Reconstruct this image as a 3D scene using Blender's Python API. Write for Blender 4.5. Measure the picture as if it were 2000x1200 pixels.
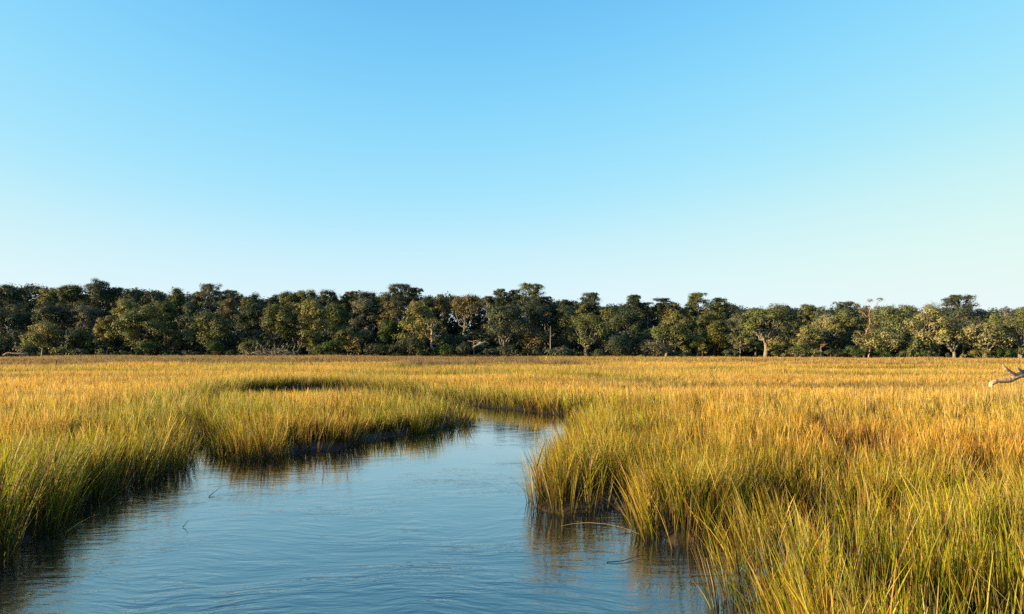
import bpy, math, random
import numpy as np
from mathutils import Vector

# ------------------------------------------------------------------ scene, camera, light
for o in list(bpy.data.objects):
    bpy.data.objects.remove(o)
SC = bpy.context.scene
COL = SC.collection
R = math.radians
F_PX, PITCH, CAM_H = 1450.0, R(3.08), 3.5       # focal length in pixels of a 2000 px wide frame

cam_d = bpy.data.cameras.new('camera'); cam = bpy.data.objects.new('camera', cam_d); COL.objects.link(cam)
cam_d.sensor_width = 36.0; cam_d.lens = 36.0 * F_PX / 2000.0
cam_d.clip_start = 0.1; cam_d.clip_end = 20000
cam.location = (0, 0, CAM_H); cam.rotation_euler = (R(90) + PITCH, 0, 0)
SC.camera = cam

SUN_EL, SUN_AZ = R(12.0), R(-105.0)              # azimuth from +Y (view direction), negative = left
sun_dir = Vector((math.sin(SUN_AZ) * math.cos(SUN_EL), math.cos(SUN_AZ) * math.cos(SUN_EL), math.sin(SUN_EL)))
sun_l = bpy.data.lights.new('sun', 'SUN'); sun_l.energy = 5.0; sun_l.angle = R(0.5); sun_l.color = (1.0, 0.74, 0.43)
sun = bpy.data.objects.new('sun', sun_l); COL.objects.link(sun)
sun.rotation_euler = sun_dir.to_track_quat('Z', 'Y').to_euler()
sun.location = (-60, -40, 60)

W = bpy.data.worlds.new('World'); SC.world = W; W.use_nodes = True
wn, wl = W.node_tree.nodes, W.node_tree.links
wn.clear()
sky = wn.new('ShaderNodeTexSky'); sky.sky_type = 'NISHITA'; sky.sun_disc = False
sky.sun_elevation = R(15); sky.sun_rotation = SUN_AZ
sky.air_density = 1.0; sky.dust_density = 0.6; sky.ozone_density = 2.0; sky.altitude = 0
EXPOSURE = 1.65
bg = wn.new('ShaderNodeBackground'); out = wn.new('ShaderNodeOutputWorld')
bg.inputs['Strength'].default_value = 0.12
# tone of the sky: brighter, more cyan blue than the plain model, as in the clear evening air of the photograph
g1 = wn.new('ShaderNodeVectorMath'); g1.operation = 'SCALE'; g1.inputs['Scale'].default_value = 0.12
g2 = wn.new('ShaderNodeVectorMath'); g2.operation = 'SCALE'; g2.inputs['Scale'].default_value = 1 / 0.12 / 2 ** EXPOSURE
crv = wn.new('ShaderNodeRGBCurve')
def set_curve(i, pts):
    c = crv.mapping.curves[i]
    while len(c.points) > 2: c.points.remove(c.points[1])
    c.points[0].location = pts[0]; c.points[-1].location = pts[-1]
    for p in pts[1:-1]: c.points.new(*p)
crv.mapping.extend = 'HORIZONTAL'
set_curve(0, [(0, 0), (0.06, 0.045), (0.114, 0.175), (0.19, 0.356), (0.38, 0.70), (0.66, 0.84), (1, 0.95)])
set_curve(1, [(0, 0), (0.12, 0.17), (0.20, 0.571), (0.32, 0.775), (0.527, 0.92), (0.8, 0.955), (1, 0.98)])
set_curve(2, [(0, 0), (0.20, 0.38), (0.333, 0.94), (0.46, 0.98), (0.54, 0.955), (0.68, 0.91), (1, 0.86)])
crv.mapping.update()
wl.new(sky.outputs[0], g1.inputs[0]); wl.new(g1.outputs[0], crv.inputs['Color']); wl.new(crv.outputs[0], g2.inputs[0])
wl.new(g2.outputs[0], bg.inputs['Color']); wl.new(bg.outputs[0], out.inputs[0])

SC.view_settings.view_transform = 'Standard'; SC.view_settings.look = 'None'
SC.view_settings.exposure = EXPOSURE; SC.view_settings.gamma = 1.0
SC.cycles.use_denoising = False
SC.cycles.max_bounces = 6; SC.cycles.transparent_max_bounces = 8
SC.cycles.diffuse_bounces = 3; SC.cycles.glossy_bounces = 2; SC.cycles.transmission_bounces = 2
SC.cycles.caustics_reflective = False; SC.cycles.caustics_refractive = False

RNG = np.random.default_rng(7)

# ------------------------------------------------------------------ maths helpers
def at(px, py, z=0.0):
    """ground point seen at pixel (px, py) of the 2000 x 1200 photograph, on the level z"""
    cx, cy = (px - 1000) / F_PX, (600 - py) / F_PX
    dy = math.cos(PITCH) - cy * math.sin(PITCH); dz = math.sin(PITCH) + cy * math.cos(PITCH)
    t = (z - CAM_H) / dz
    return (cx * t, dy * t)
def height_at(py, d):
    """world z of pixel row py at distance d along the view"""
    cy = (600 - py) / F_PX
    return CAM_H + d * (math.sin(PITCH) + cy * math.cos(PITCH)) / (math.cos(PITCH) - cy * math.sin(PITCH))
def x_at(px, d):
    return (px - 1000) / F_PX * d

_T = np.random.default_rng(3).random((256, 256)).astype(np.float32)
def vnoise(x, y, s=1.0, o=0):
    x = np.asarray(x) / s + 37.3 * o + 400; y = np.asarray(y) / s + 71.9 * o + 400
    xi = np.floor(x).astype(int); yi = np.floor(y).astype(int)
    fx = x - xi; fy = y - yi
    fx = fx * fx * (3 - 2 * fx); fy = fy * fy * (3 - 2 * fy)
    a = _T[xi & 255, yi & 255]; b = _T[(xi + 1) & 255, yi & 255]
    c = _T[xi & 255, (yi + 1) & 255]; d = _T[(xi + 1) & 255, (yi + 1) & 255]
    return (a * (1 - fx) + b * fx) * (1 - fy) + (c * (1 - fx) + d * fx) * fy
def fbm(x, y, s, o=0, n=3):
    v = 0; a = 0.5; t = 0
    for k in range(n):
        v = v + a * vnoise(x, y, s / 2 ** k, o + 5 * k); t += a; a *= 0.5
    return v / t
def sstep(a, b, x):
    t = np.clip((x - a) / (b - a), 0, 1); return t * t * (3 - 2 * t)

# ------------------------------------------------------------------ object helpers
def tag(o, label=None, cat=None, group=None, kind=None):
    if label: o['label'] = label
    if cat: o['category'] = cat
    if group: o['group'] = group
    if kind: o['kind'] = kind
    return o
def mesh_np(name, verts, faces, mat, parent=None, colors=None, smooth=False, loc=(0, 0, 0)):
    """faces: (n,k) int array; colors: (nverts,3)"""
    verts = np.ascontiguousarray(verts, dtype=np.float32); faces = np.ascontiguousarray(faces, dtype=np.int32)
    me = bpy.data.meshes.new(name)
    n, k = faces.shape
    me.vertices.add(len(verts)); me.vertices.foreach_set('co', verts.ravel())
    me.loops.add(n * k); me.loops.foreach_set('vertex_index', faces.ravel())
    me.polygons.add(n); me.polygons.foreach_set('loop_start', np.arange(0, n * k, k, dtype=np.int32))
    me.polygons.foreach_set('loop_total', np.full(n, k, dtype=np.int32))
    if smooth: me.polygons.foreach_set('use_smooth', np.ones(n, dtype=bool))
    me.update(calc_edges=True)
    if colors is not None:
        ca = me.color_attributes.new('col', 'FLOAT_COLOR', 'POINT')
        c4 = np.ones((len(verts), 4), dtype=np.float32); c4[:, :3] = colors
        ca.data.foreach_set('color', c4.ravel())
    me.materials.append(mat)
    o = bpy.data.objects.new(name, me); COL.objects.link(o)
    o.location = loc
    if parent is not None: o.parent = parent
    return o
def empty(name, loc):
    o = bpy.data.objects.new(name, None); COL.objects.link(o); o.location = loc; o.empty_display_size = 0.5
    return o

def mat_base(name):
    m = bpy.data.materials.new(name); m.use_nodes = True
    nt = m.node_tree; nt.nodes.clear()
    return m, nt.nodes, nt.links, nt.nodes.new('ShaderNodeOutputMaterial')

def mat_blade(name, trans=0.35, rough=0.55, spec=0.25, tscale=(1.0, 1.0, 0.8)):
    m, n, l, o = mat_base(name)
    a = n.new('ShaderNodeAttribute'); a.attribute_name = 'col'
    p = n.new('ShaderNodeBsdfPrincipled'); p.inputs['Roughness'].default_value = rough
    p.inputs['Specular IOR Level'].default_value = spec
    t = n.new('ShaderNodeBsdfTranslucent'); mx = n.new('ShaderNodeMixShader'); mx.inputs[0].default_value = trans
    l.new(a.outputs['Color'], p.inputs['Base Color']); l.new(a.outputs['Color'], t.inputs['Color'])
    l.new(p.outputs[0], mx.inputs[1]); l.new(t.outputs[0], mx.inputs[2]); l.new(mx.outputs[0], o.inputs[0])
    return m
def mat_bark(name, c1, c2, scale=6.0):
    m, n, l, o = mat_base(name)
    tc = n.new('ShaderNodeTexCoord'); mp = n.new('ShaderNodeMapping'); mp.inputs['Scale'].default_value = (1, 1, 0.25)
    nz = n.new('ShaderNodeTexNoise'); nz.inputs['Scale'].default_value = scale; nz.inputs['Detail'].default_value = 6
    cr = n.new('ShaderNodeValToRGB'); cr.color_ramp.elements[0].color = (*c1, 1); cr.color_ramp.elements[1].color = (*c2, 1)
    cr.color_ramp.elements[0].position = 0.35; cr.color_ramp.elements[1].position = 0.65
    p = n.new('ShaderNodeBsdfPrincipled'); p.inputs['Roughness'].default_value = 0.9; p.inputs['Specular IOR Level'].default_value = 0.1
    b = n.new('ShaderNodeBump'); b.inputs['Strength'].default_value = 0.6; b.inputs['Distance'].default_value = 0.05
    l.new(tc.outputs['Object'], mp.inputs[0]); l.new(mp.outputs[0], nz.inputs[0]); l.new(nz.outputs[0], cr.inputs[0])
    l.new(cr.outputs[0], p.inputs['Base Color']); l.new(nz.outputs[0], b.inputs['Height']); l.new(b.outputs[0], p.inputs['Normal'])
    l.new(p.outputs[0], o.inputs[0])
    return m

M_GRASS = mat_blade('grass_blades', 0.48)
M_LEAF = mat_blade('leaf_foliage', 0.18, 0.6, 0.2)
M_BARK = mat_bark('pale_bark', (0.10, 0.09, 0.065), (0.24, 0.21, 0.155))
M_BARKD = mat_bark('dark_bark', (0.05, 0.04, 0.03), (0.14, 0.11, 0.08))
M_BARKR = mat_bark('reddish_bark', (0.20, 0.12, 0.08), (0.36, 0.24, 0.17))
M_DRIFT = mat_bark('driftwood', (0.16, 0.11, 0.07), (0.50, 0.37, 0.24), 9)

# ------------------------------------------------------------------ creek outline (metres, from where the water edge is seen)
LB = [(-700, 1500), (-150, 1190), (0, 1105), (90, 1045), (170, 985), (240, 955), (320, 930), (385, 910)]
LB2 = [(440, 903), (520, 899), (600, 888), (680, 872), (760, 857), (840, 846), (895, 834), (917, 824)]
def P(px, py, z=0.0): return at(px, py, z)
left_mass = [P(*p) for p in LB]
penins = [P(*p) for p in LB2]
CREEK = []
CREEK += [(-30, 1.0), (-14, 6.0)] + left_mass[2:]
CREEK += [(-10.9, 24.4), (-13.2, 30.5), (-16.0, 37.0), (-18.9, 45.6), (-19.6, 49.5)]         # gully, left lip
CREEK += [(-20.6, 57.0), (-18.5, 62.5), (-14, 62.5), (-10.5, 57.0), (-5.5, 49.5), (-2.4, 45.0)]  # far lip of the bend
CREEK += [P(1000, 799), P(1060, 806), P(1110, 812), P(1150, 812), (5.6, 37.2)]
CREEK += [P(1152, 826), P(1118, 846), P(1106, 880), P(1094, 930), P(1070, 975), P(1078, 1000), P(1114, 1004), P(1150, 1000), P(1195, 996),
          P(1240, 1024), P(1262, 1050), P(1330, 1066), P(1390, 1062), P(1440, 1022), P(1520, 1000), P(1600, 1006), P(1650, 1034), P(1760, 1040), P(1850, 1022), P(1960, 1018), P(1970, 1036), P(1860, 1060), P(1750, 1076), P(1640, 1088), P(1540, 1100), P(1470, 1130),
          P(1440, 1170), P(1440, 1240), (2.4, 7.2), (2.6, 5.0), (3.2, 1.0), (3.2, -30), (-30, -30)]
CR = np.array(CREEK)
PEN_BACK = [(-4.2, 39.5), (-8.4, 44.2), (-13.5, 47.2), (-17.4, 46.2), (-15.5, 36.8), (-12.6, 30.2), (-9.4, 24.6)]
PEN = np.array(penins + PEN_BACK)
DITCH = [  # narrow gaps far out in the meadow (centre lines, half width)
    (np.array([(26, 92), (36, 97), (50, 99), (60, 95)]), 2.4),
    (np.array([(-17, 100), (-4, 112), (8, 108), (14, 113)]), 1.9),
    (np.array([(10, 66), (4, 72), (-6, 74), (-14, 70)]), 1.2),
    (np.array([(8, 82), (16, 80), (27, 76), (40, 74)]), 1.3),
    (np.array([(-70, 76), (-50, 84), (-30, 82)]), 0.8),
]
def seg_dist(px, py, poly, closed=True):
    d2 = np.full(px.shape, 1e18)
    n = len(poly)
    for i in range(n if closed else n - 1):
        ax, ay = poly[i]; bx, by = poly[(i + 1) % n]
        vx, vy = bx - ax, by - ay
        t = np.clip(((px - ax) * vx + (py - ay) * vy) / (vx * vx + vy * vy + 1e-12), 0, 1)
        d2 = np.minimum(d2, (px - ax - t * vx) ** 2 + (py - ay - t * vy) ** 2)
    return np.sqrt(d2)
def inside(px, py, poly):
    r = np.zeros(px.shape, bool); n = len(poly)
    for i in range(n):
        ax, ay = poly[i]; bx, by = poly[(i + 1) % n]
        c = ((ay > py) != (by > py))
        r ^= c & (px < (bx - ax) * (py - ay) / (by - ay + 1e-12) + ax)
    return r
def sdist(x, y):
    """signed distance to the water edge, positive on the marsh"""
    x = np.asarray(x, float); y = np.asarray(y, float)
    sc = np.where(inside(x, y, CR), -1.0, 1.0) * seg_dist(x, y, CR)
    sp = np.where(inside(x, y, PEN), 1.0, -1.0) * seg_dist(x, y, PEN)
    s = np.maximum(sc, sp)
    for line, hw in DITCH:
        s = np.minimum(s, seg_dist(x, y, line, False) - hw * (0.7 + 0.6 * vnoise(x, y, 5, 4)))
    wob = (fbm(x, y, 1.6, 2) - 0.5) * 1.3
    return s + wob
def land_z(x, y, s=None):
    if s is None: s = sdist(x, y)
    z = -0.55 + 0.67 * sstep(-0.55, 0.50, s) + 0.05 * (fbm(x, y, 0.9, 9) - 0.5) * sstep(0, 0.6, s)
    z = z + 0.15 * sstep(1.0, 6.0, s)
    return z + (0.75 + 0.3 * sstep(20, -60, x)) * sstep(112, 148, np.hypot(x, y))

# ------------------------------------------------------------------ marsh ground: one sheet to the horizon
def build_ground():
    nt = 900
    rs = np.concatenate([[0.3], np.geomspace(1.5, 62, 300), np.geomspace(63, 240, 90), np.geomspace(260, 6000, 20)])
    th = np.linspace(0, 2 * np.pi, nt, endpoint=False)
    Rg, Tg = np.meshgrid(rs, th, indexing='ij')
    x = (Rg * np.sin(Tg)).ravel(); y = (Rg * np.cos(Tg)).ravel()
    z = np.empty_like(x)
    for k in range(0, len(x), 100000):
        z[k:k + 100000] = land_z(x[k:k + 100000], y[k:k + 100000])
    v = np.stack([x, y, z], 1)
    i = np.arange(len(rs) - 1)[:, None] * nt; j = np.arange(nt)[None, :]; j2 = (j + 1) % nt
    f = np.stack([i + j, i + j2, i + nt + j2, i + nt + j], -1).reshape(-1, 4)[:, ::-1]
    m, n, l, o = mat_base('marsh_mud')
    tc = n.new('ShaderNodeTexCoord'); nz = n.new('ShaderNodeTexNoise'); nz.inputs['Scale'].default_value = 2.5; nz.inputs['Detail'].default_value = 8
    cr = n.new('ShaderNodeValToRGB')
    cr.color_ramp.elements[0].color = (0.010, 0.008, 0.006, 1); cr.color_ramp.elements[1].color = (0.040, 0.030, 0.020, 1)
    p = n.new('ShaderNodeBsdfPrincipled'); p.inputs['Roughness'].default_value = 0.6; p.inputs['Specular IOR Level'].default_value = 0.2
    b = n.new('ShaderNodeBump'); b.inputs['Distance'].default_value = 0.06; b.inputs['Strength'].default_value = 0.8
    nb = n.new('ShaderNodeTexNoise'); nb.inputs['Scale'].default_value = 9; nb.inputs['Detail'].default_value = 6
    l.new(tc.outputs['Object'], nz.inputs[0]); l.new(tc.outputs['Object'], nb.inputs[0]); l.new(nz.outputs[0], cr.inputs[0])
    l.new(cr.outputs[0], p.inputs['Base Color']); l.new(nb.outputs[0], b.inputs['Height']); l.new(b.outputs[0], p.inputs['Normal']); l.new(p.outputs[0], o.inputs[0])
    g = mesh_np('marsh_ground', v, f, m, smooth=True)
    tag(g, 'dark wet marsh mud beneath the grass and trees', 'ground', kind='structure')
build_ground()

# ------------------------------------------------------------------ creek water
def build_water():
    xs = np.linspace(-60, 60, 5); ys = np.linspace(-60, 130, 5)
    v = np.array([(-400, -400, 0), (400, -400, 0), (400, 240, 0), (-400, 240, 0)], float)
    m, n, l, o = mat_base('creek_water')
    tc = n.new('ShaderNodeTexCoord')
    # swirls: the flow bends the ripples
    wn1 = n.new('ShaderNodeTexNoise'); wn1.inputs['Scale'].default_value = 0.22; wn1.inputs['Detail'].default_value = 3
    l.new(tc.outputs['Object'], wn1.inputs[0])
    sub = n.new('ShaderNodeVectorMath'); sub.operation = 'SUBTRACT'; sub.inputs[1].default_value = (0.5, 0.5, 0.5)
    l.new(wn1.outputs['Color'], sub.inputs[0])
    scl = n.new('ShaderNodeVectorMath'); scl.operation = 'SCALE'; scl.inputs['Scale'].default_value = 2.6
    l.new(sub.outputs[0], scl.inputs[0])
    add = n.new('ShaderNodeVectorMath'); l.new(tc.outputs['Object'], add.inputs[0]); l.new(scl.outputs[0], add.inputs[1])
    mp = n.new('ShaderNodeMapping'); mp.inputs['Rotation'].default_value = (0, 0, R(-14)); mp.inputs['Scale'].default_value = (0.62, 1.9, 1)
    l.new(add.outputs[0], mp.inputs[0])
    n1 = n.new('ShaderNodeTexNoise'); n1.inputs['Scale'].default_value = 2.0; n1.inputs['Detail'].default_value = 4; n1.inputs['Roughness'].default_value = 0.5; n1.inputs['Distortion'].default_value = 0.2
    l.new(mp.outputs[0], n1.inputs[0])
    n2 = n.new('ShaderNodeTexNoise'); n2.inputs['Scale'].default_value = 8.5; n2.inputs['Detail'].default_value = 3
    mp2 = n.new('ShaderNodeMapping'); mp2.inputs['Rotation'].default_value = (0, 0, R(9)); mp2.inputs['Scale'].default_value = (0.6, 1.6, 1)
    l.new(add.outputs[0], mp2.inputs[0]); l.new(mp2.outputs[0], n2.inputs[0])
    # calmer and rougher patches
    n3 = n.new('ShaderNodeTexNoise'); n3.inputs['Scale'].default_value = 0.35; n3.inputs['Detail'].default_value = 2
    l.new(add.outputs[0], n3.inputs[0])
    mr = n.new('ShaderNodeMapRange'); mr.inputs['From Min'].default_value = 0.35; mr.inputs['From Max'].default_value = 0.65
    mr.inputs['To Min'].default_value = 0.35; mr.inputs['To Max'].default_value = 1.0
    l.new(n3.outputs[0], mr.inputs[0])
    h = n.new('ShaderNodeMath'); h.operation = 'MULTIPLY_ADD'; h.inputs[1].default_value = 0.24
    l.new(n2.outputs[0], h.inputs[0]); l.new(n1.outputs[0], h.inputs[2])
    n0 = n.new('ShaderNodeTexNoise'); n0.inputs['Scale'].default_value = 0.85; n0.inputs['Detail'].default_value = 2; n0.inputs['Distortion'].default_value = 1.2
    l.new(mp.outputs[0], n0.inputs[0])
    h0 = n.new('ShaderNodeMath'); h0.operation = 'MULTIPLY_ADD'; h0.inputs[1].default_value = 0.35; l.new(n0.outputs[0], h0.inputs[0]); l.new(h.outputs[0], h0.inputs[2])
    sx = n.new('ShaderNodeSeparateXYZ'); l.new(tc.outputs['Object'], sx.inputs[0])      # the sheltered bend is calmer than the open reach
    my = n.new('ShaderNodeMapRange'); my.inputs['From Min'].default_value = 8; my.inputs['From Max'].default_value = 25
    my.inputs['To Min'].default_value = 1.7; my.inputs['To Max'].default_value = 0.25; l.new(sx.outputs['Y'], my.inputs[0])
    h1 = n.new('ShaderNodeMath'); h1.operation = 'MULTIPLY'; l.new(mr.outputs[0], h1.inputs[0]); l.new(my.outputs[0], h1.inputs[1])
    h2 = n.new('ShaderNodeMath'); h2.operation = 'MULTIPLY'; l.new(h0.outputs[0], h2.inputs[0]); l.new(h1.outputs[0], h2.inputs[1])
    b = n.new('ShaderNodeBump'); b.inputs['Strength'].default_value = 1.0; b.inputs['Distance'].default_value = 0.017
    l.new(h2.outputs[0], b.inputs['Height'])
    dif = n.new('ShaderNodeBsdfDiffuse'); dif.inputs['Color'].default_value = (0.006, 0.012, 0.016, 1)
    gls = n.new('ShaderNodeBsdfGlossy'); gls.inputs['Roughness'].default_value = 0.02; gls.inputs['Color'].default_value = (0.97, 0.98, 0.98, 1)
    lw = n.new('ShaderNodeLayerWeight'); lw.inputs['Blend'].default_value = 0.5      # mirror strength grows towards grazing angles
    pw = n.new('ShaderNodeMath'); pw.operation = 'POWER'; pw.inputs[1].default_value = 2.85; pw.use_clamp = True
    mxs = n.new('ShaderNodeMixShader')
    l.new(b.outputs[0], gls.inputs['Normal']); l.new(b.outputs[0], lw.inputs['Normal']); l.new(lw.outputs['Facing'], pw.inputs[0])
    l.new(pw.outputs[0], mxs.inputs[0]); l.new(dif.outputs[0], mxs.inputs[1]); l.new(gls.outputs[0], mxs.inputs[2]); l.new(mxs.outputs[0], o.inputs[0])
    w = mesh_np('creek_water', v, np.array([[0, 1, 2, 3]]), m)
    tag(w, 'calm rippled tidal creek water winding between the grass banks', 'water', kind='structure')
build_water()

# ------------------------------------------------------------------ marsh grass
PAL = {k: np.array(v) for k, v in dict(
    green=(0.060, 0.14, 0.006), ygreen=(0.40, 0.385, 0.010), gold=(0.60, 0.40, 0.045), orange=(0.62, 0.29, 0.045),
    straw=(0.56, 0.42, 0.16), rust=(0.22, 0.075, 0.018), dkgreen=(0.03, 0.062, 0.008), grey=(0.20, 0.145, 0.09)).items()}

def blades(pos, height, lean_az, tilt, bend, width, nseg, c_base, c_tip, rng, taper=1.0, t0=None):
    """ribbons: pos (N,3) -> verts (N*(nseg+1)*2, 3), faces, colours"""
    N = len(pos)
    t = np.linspace(0, 1, nseg + 1)
    ang = tilt[:, None] + bend[:, None] * (t[None, :] ** 1.3)
    am = 0.5 * (ang[:, 1:] + ang[:, :-1])
    dl = height[:, None] / nseg
    dx = np.concatenate([np.zeros((N, 1)), np.cumsum(np.sin(am) * dl, 1)], 1)
    dz = np.concatenate([np.zeros((N, 1)), np.cumsum(np.cos(am) * dl, 1)], 1)
    ca, sa = np.cos(lean_az)[:, None], np.sin(lean_az)[:, None]
    c = np.stack([pos[:, 0:1] + dx * ca, pos[:, 1:2] + dx * sa, pos[:, 2:3] + dz], -1)
    psi = rng.uniform(0, np.pi, N)
    side = np.stack([np.cos(psi), np.sin(psi), np.zeros(N)], -1)[:, None, :]
    w = width[:, None] * 0.5 * np.maximum(1 - taper * t[None, :] ** 2, 0.12)
    a = c - side * w[..., None]; b = c + side * w[..., None]
    v = np.stack([a, b], 2).reshape(-1, 3)
    base = (np.arange(N) * (nseg + 1) * 2)[:, None] + (np.arange(nseg) * 2)[None, :]
    f = np.stack([base, base + 1, base + 3, base + 2], -1).reshape(-1, 4)
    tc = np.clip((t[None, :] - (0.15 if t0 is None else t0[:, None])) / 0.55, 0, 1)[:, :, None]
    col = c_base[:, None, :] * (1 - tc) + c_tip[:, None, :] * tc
    col = np.repeat(col, 2, 1).reshape(-1, 3)
    return v, f, col

def region_scatter(r1, r2, dens, ang, rng):
    area = ang * (r2 * r2 - r1 * r1)          # both sides: half-angle ang
    n = int(area * dens)
    r = np.sqrt(rng.uniform(r1 * r1, r2 * r2, n)); a = rng.uniform(-ang, ang, n)
    return r * np.sin(a), r * np.cos(a)

ZONES = [  # r1, r2, half angle, clumps per m2, stems per clump, blade width, segments, leaf share
    (4.0, 14.0, 0.95, 50, 8, 0.0145, 5, 0.42),
    (14.0, 22.0, 0.78, 42, 8, 0.0160, 4, 0.40),
    (22.0, 33.0, 0.72, 32, 7, 0.018, 4, 0.38),
    (33.0, 50.0, 0.70, 18, 6, 0.024, 3, 0.33),
    (50.0, 75.0, 0.68, 12, 6, 0.025, 3, 0.30),
    (75.0, 108.0, 0.66, 8, 5, 0.032, 2, 0.2),
    (108.0, 158.0, 0.66, 5, 5, 0.048, 2, 0.2),
]
def mix(a, b, t): return a * (1 - t[:, None]) + b * t[:, None]
def side_of(x, y):
    """0 left bank and peninsula, 1 right bank, 2 meadow beyond the creek"""
    r = np.hypot(x, y)
    reg = np.full(x.shape, 2)
    xc = np.interp(y, [0, 10, 22, 34, 40], [-1.0, -0.2, 0.2, 1.5, 3.5])
    near = (y < 41)
    reg[near & (x < xc)] = 0; reg[near & (x >= xc)] = 1
    far = (y >= 41) & (x < -4) & (y < 47)
    reg[far] = 0
    return reg

def build_grass():
    rng = np.random.default_rng(11)
    bags = {0: [], 1: [], 2: []}
    for (r1, r2, ang, dens, per, wid, nseg, leafp) in ZONES:
        cx, cy = region_scatter(r1, r2, dens, ang, rng)
        s = np.concatenate([sdist(cx[k:k + 50000], cy[k:k + 50000]) for k in range(0, len(cx), 50000)])
        keep = (s > -0.20) & (cy > 3.0)
        # bare dark gaps between clumps
        gap = fbm(cx, cy, 1.7, 20)
        edge = np.exp(-np.maximum(s, 0) / 1.5)
        gap2 = fbm(cx, cy, 0.55, 25, 2); d = np.hypot(cx, cy)
        near_w = sstep(60, 25, d)
        keep &= rng.random(len(cx)) < np.clip(1 - near_w * (1 - np.clip(0.34 + 3.8 * (gap - 0.41) + 3.0 * (gap2 - 0.48), 0.02, 1)), 0, 1)
        # bare nook in the right bank, shaded dark hollows
        for (hx, hy, hr) in ((P(1185, 985)[0], P(1185, 985)[1] + .25, 0.55), (P(1540, 1045)[0], P(1540, 1045)[1] + .6, 0.8), (P(1720, 1060)[0], P(1720, 1060)[1], 0.45), (P(1850, 1050)[0], P(1850, 1050)[1], 0.4)):
            keep &= ~((np.hypot(cx - hx, cy - hy) < hr) & (rng.random(len(cx)) < 0.85))
        cx, cy, s, d = cx[keep], cy[keep], s[keep], d[keep]
        n = len(cx)
        # clump-level properties
        h_n = fbm(cx, cy, 7.0, 30)
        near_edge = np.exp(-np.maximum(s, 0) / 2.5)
        H = 0.84 + 0.34 * near_edge + 0.55 * (h_n - 0.5) + 0.10 * rng.normal(size=n) * (1 - 0.6 * sstep(35, 70, d))
        H += 0.22 * sstep(20, 10, d) + 0.62 * (fbm(cx, cy, 1.1, 33, 2) - 0.5) * sstep(50, 25, d)
        H += 0.34 * sstep(-2, -6, cx) * sstep(27, 18, d) * near_edge
        H -= 0.38 * np.exp(-(((cx + 15.0) / 3.8) ** 2 + ((cy - 44.5) / 3.5) ** 2))
        # streaks of shorter and taller stands far out
        st = fbm(cx * 0.35, cy, 8.0, 44)
        H *= 1 + 1.0 * (st - 0.5) * sstep(35, 60, d)
        band = sstep(116, 124, d)                         # coarse brown rushes below the wood
        H = H * (1 - 0.25 * band)
        isl = np.exp(-(((cy - 112) / 5.0) ** 2)) * sstep(-20, -14, cx) * sstep(15, 12, cx)  # taller rush island
        H += 0.7 * isl
        PATCH = [(7.0, 60, 7, 1.6, -0.25), (-26, 40, 4.5, 1.6, -0.3), (22, 53, 13, 2.6, -0.45), (9.6, 21.5, 1.8, 0.8, -0.3), (-40, 66, 12, 2, -0.3),
                 (14, 88, 12, 2.2, -0.3), (-8, 84, 10, 1.8, -0.25), (40, 70, 12, 2.2, -0.35), (14, 30, 2.5, 0.8, -0.25), (-20, 30, 3, 0.9, -0.2)]
        dull = np.zeros(n)
        for (ax, ay, rx, ry, dh) in PATCH:
            ry = ry * (1 + 0.7 * (ay > 45))           # low trampled-looking patches of drab grass
            q = np.exp(-(((cx - ax + 2 * (fbm(cx, cy, 4, 90) - .5)) / rx) ** 4 + ((cy - ay) / ry) ** 4)); H += dh * q; dull = np.maximum(dull, q)
        mound = np.exp(-(((cx - 24) / 3.2) ** 2 + ((cy - 35.0) / 3.0) ** 2))               # raised clump by the driftwood
        H += 0.75 * mound
        lean_az = 2 * np.pi * vnoise(cx, cy, 2.2, 50) * 2
        # water-side clumps lean over the creek
        e = 0.35
        gx = (sdist(cx + e, cy) - sdist(cx - e, cy)); gy = (sdist(cx, cy + e) - sdist(cx, cy - e))
        out_az = np.arctan2(-gy, -gx)
        # colours of the clump
        g = fbm(cx, cy, 5.5, 60); g2 = fbm(cx * 0.5, cy, 11.0, 70)
        inland = sstep(0.3, 5.0, s)
        greenness = np.clip(0.25 * sstep(12, 9, d) + 1.25 - 0.95 * inland * sstep(14, 26, d) - 0.25 * sstep(9, 16, d) + 1.5 * (g - 0.5) , 0, 1)
        brown = np.clip(sstep(0.56, 0.72, fbm(cx * 0.7, cy, 4.0, 80)) * (0.4 + 0.6 * (cx > 0)), 0, 1)
        brown = np.clip(brown + 0.25 * sstep(9, 4, np.hypot(cx - 2.5, cy - 18)), 0, 1)
        greenness *= 1 - 0.5 * sstep(30, 60, d)
        greenness = np.clip(greenness + 0.8 * sstep(0.52, 0.64, g2) * sstep(30, 50, d), 0, 1) * (1 - 0.15 * sstep(-3, 3, cx))
        greenness = np.clip(greenness * (1 - 0.7 * brown) + 0.55 * near_edge * sstep(28, 40, d) + 0.08 * near_edge * (cx < 0), 0, 1)  # lush edge stems; the far-edge green also paints in bank face shade
        m = per
        idx = np.repeat(np.arange(n), m)
        N = len(idx)
        a = rng.uniform(0, 2 * np.pi, N); rr = np.abs(rng.normal(0, 0.07 + 0.02 * (r1 > 30) + 0.06 * (r1 > 60), N))
        x = cx[idx] + rr * np.cos(a); y = cy[idx] + rr * np.sin(a)
        z = land_z(x, y, s[idx]) - 0.02
        isleaf = rng.random(N) < leafp
        hh = H[idx] * (1.08 - rng.uniform(0, 1, N) * (0.46 - 0.26 * sstep(40, 80, d[idx])))
        tall = rng.random(N) < 0.05
        hh[tall] *= 1.22
        ne = near_edge[idx] * sstep(2.2, 0.0, s[idx])
        z0 = z + np.where(isleaf, rng.uniform(0.05, 0.62, N) * hh, 0)
        ln = np.where(isleaf, (hh - (z0 - z)) * rng.uniform(0.7, 1.15, N) + 0.12, hh)
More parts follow.
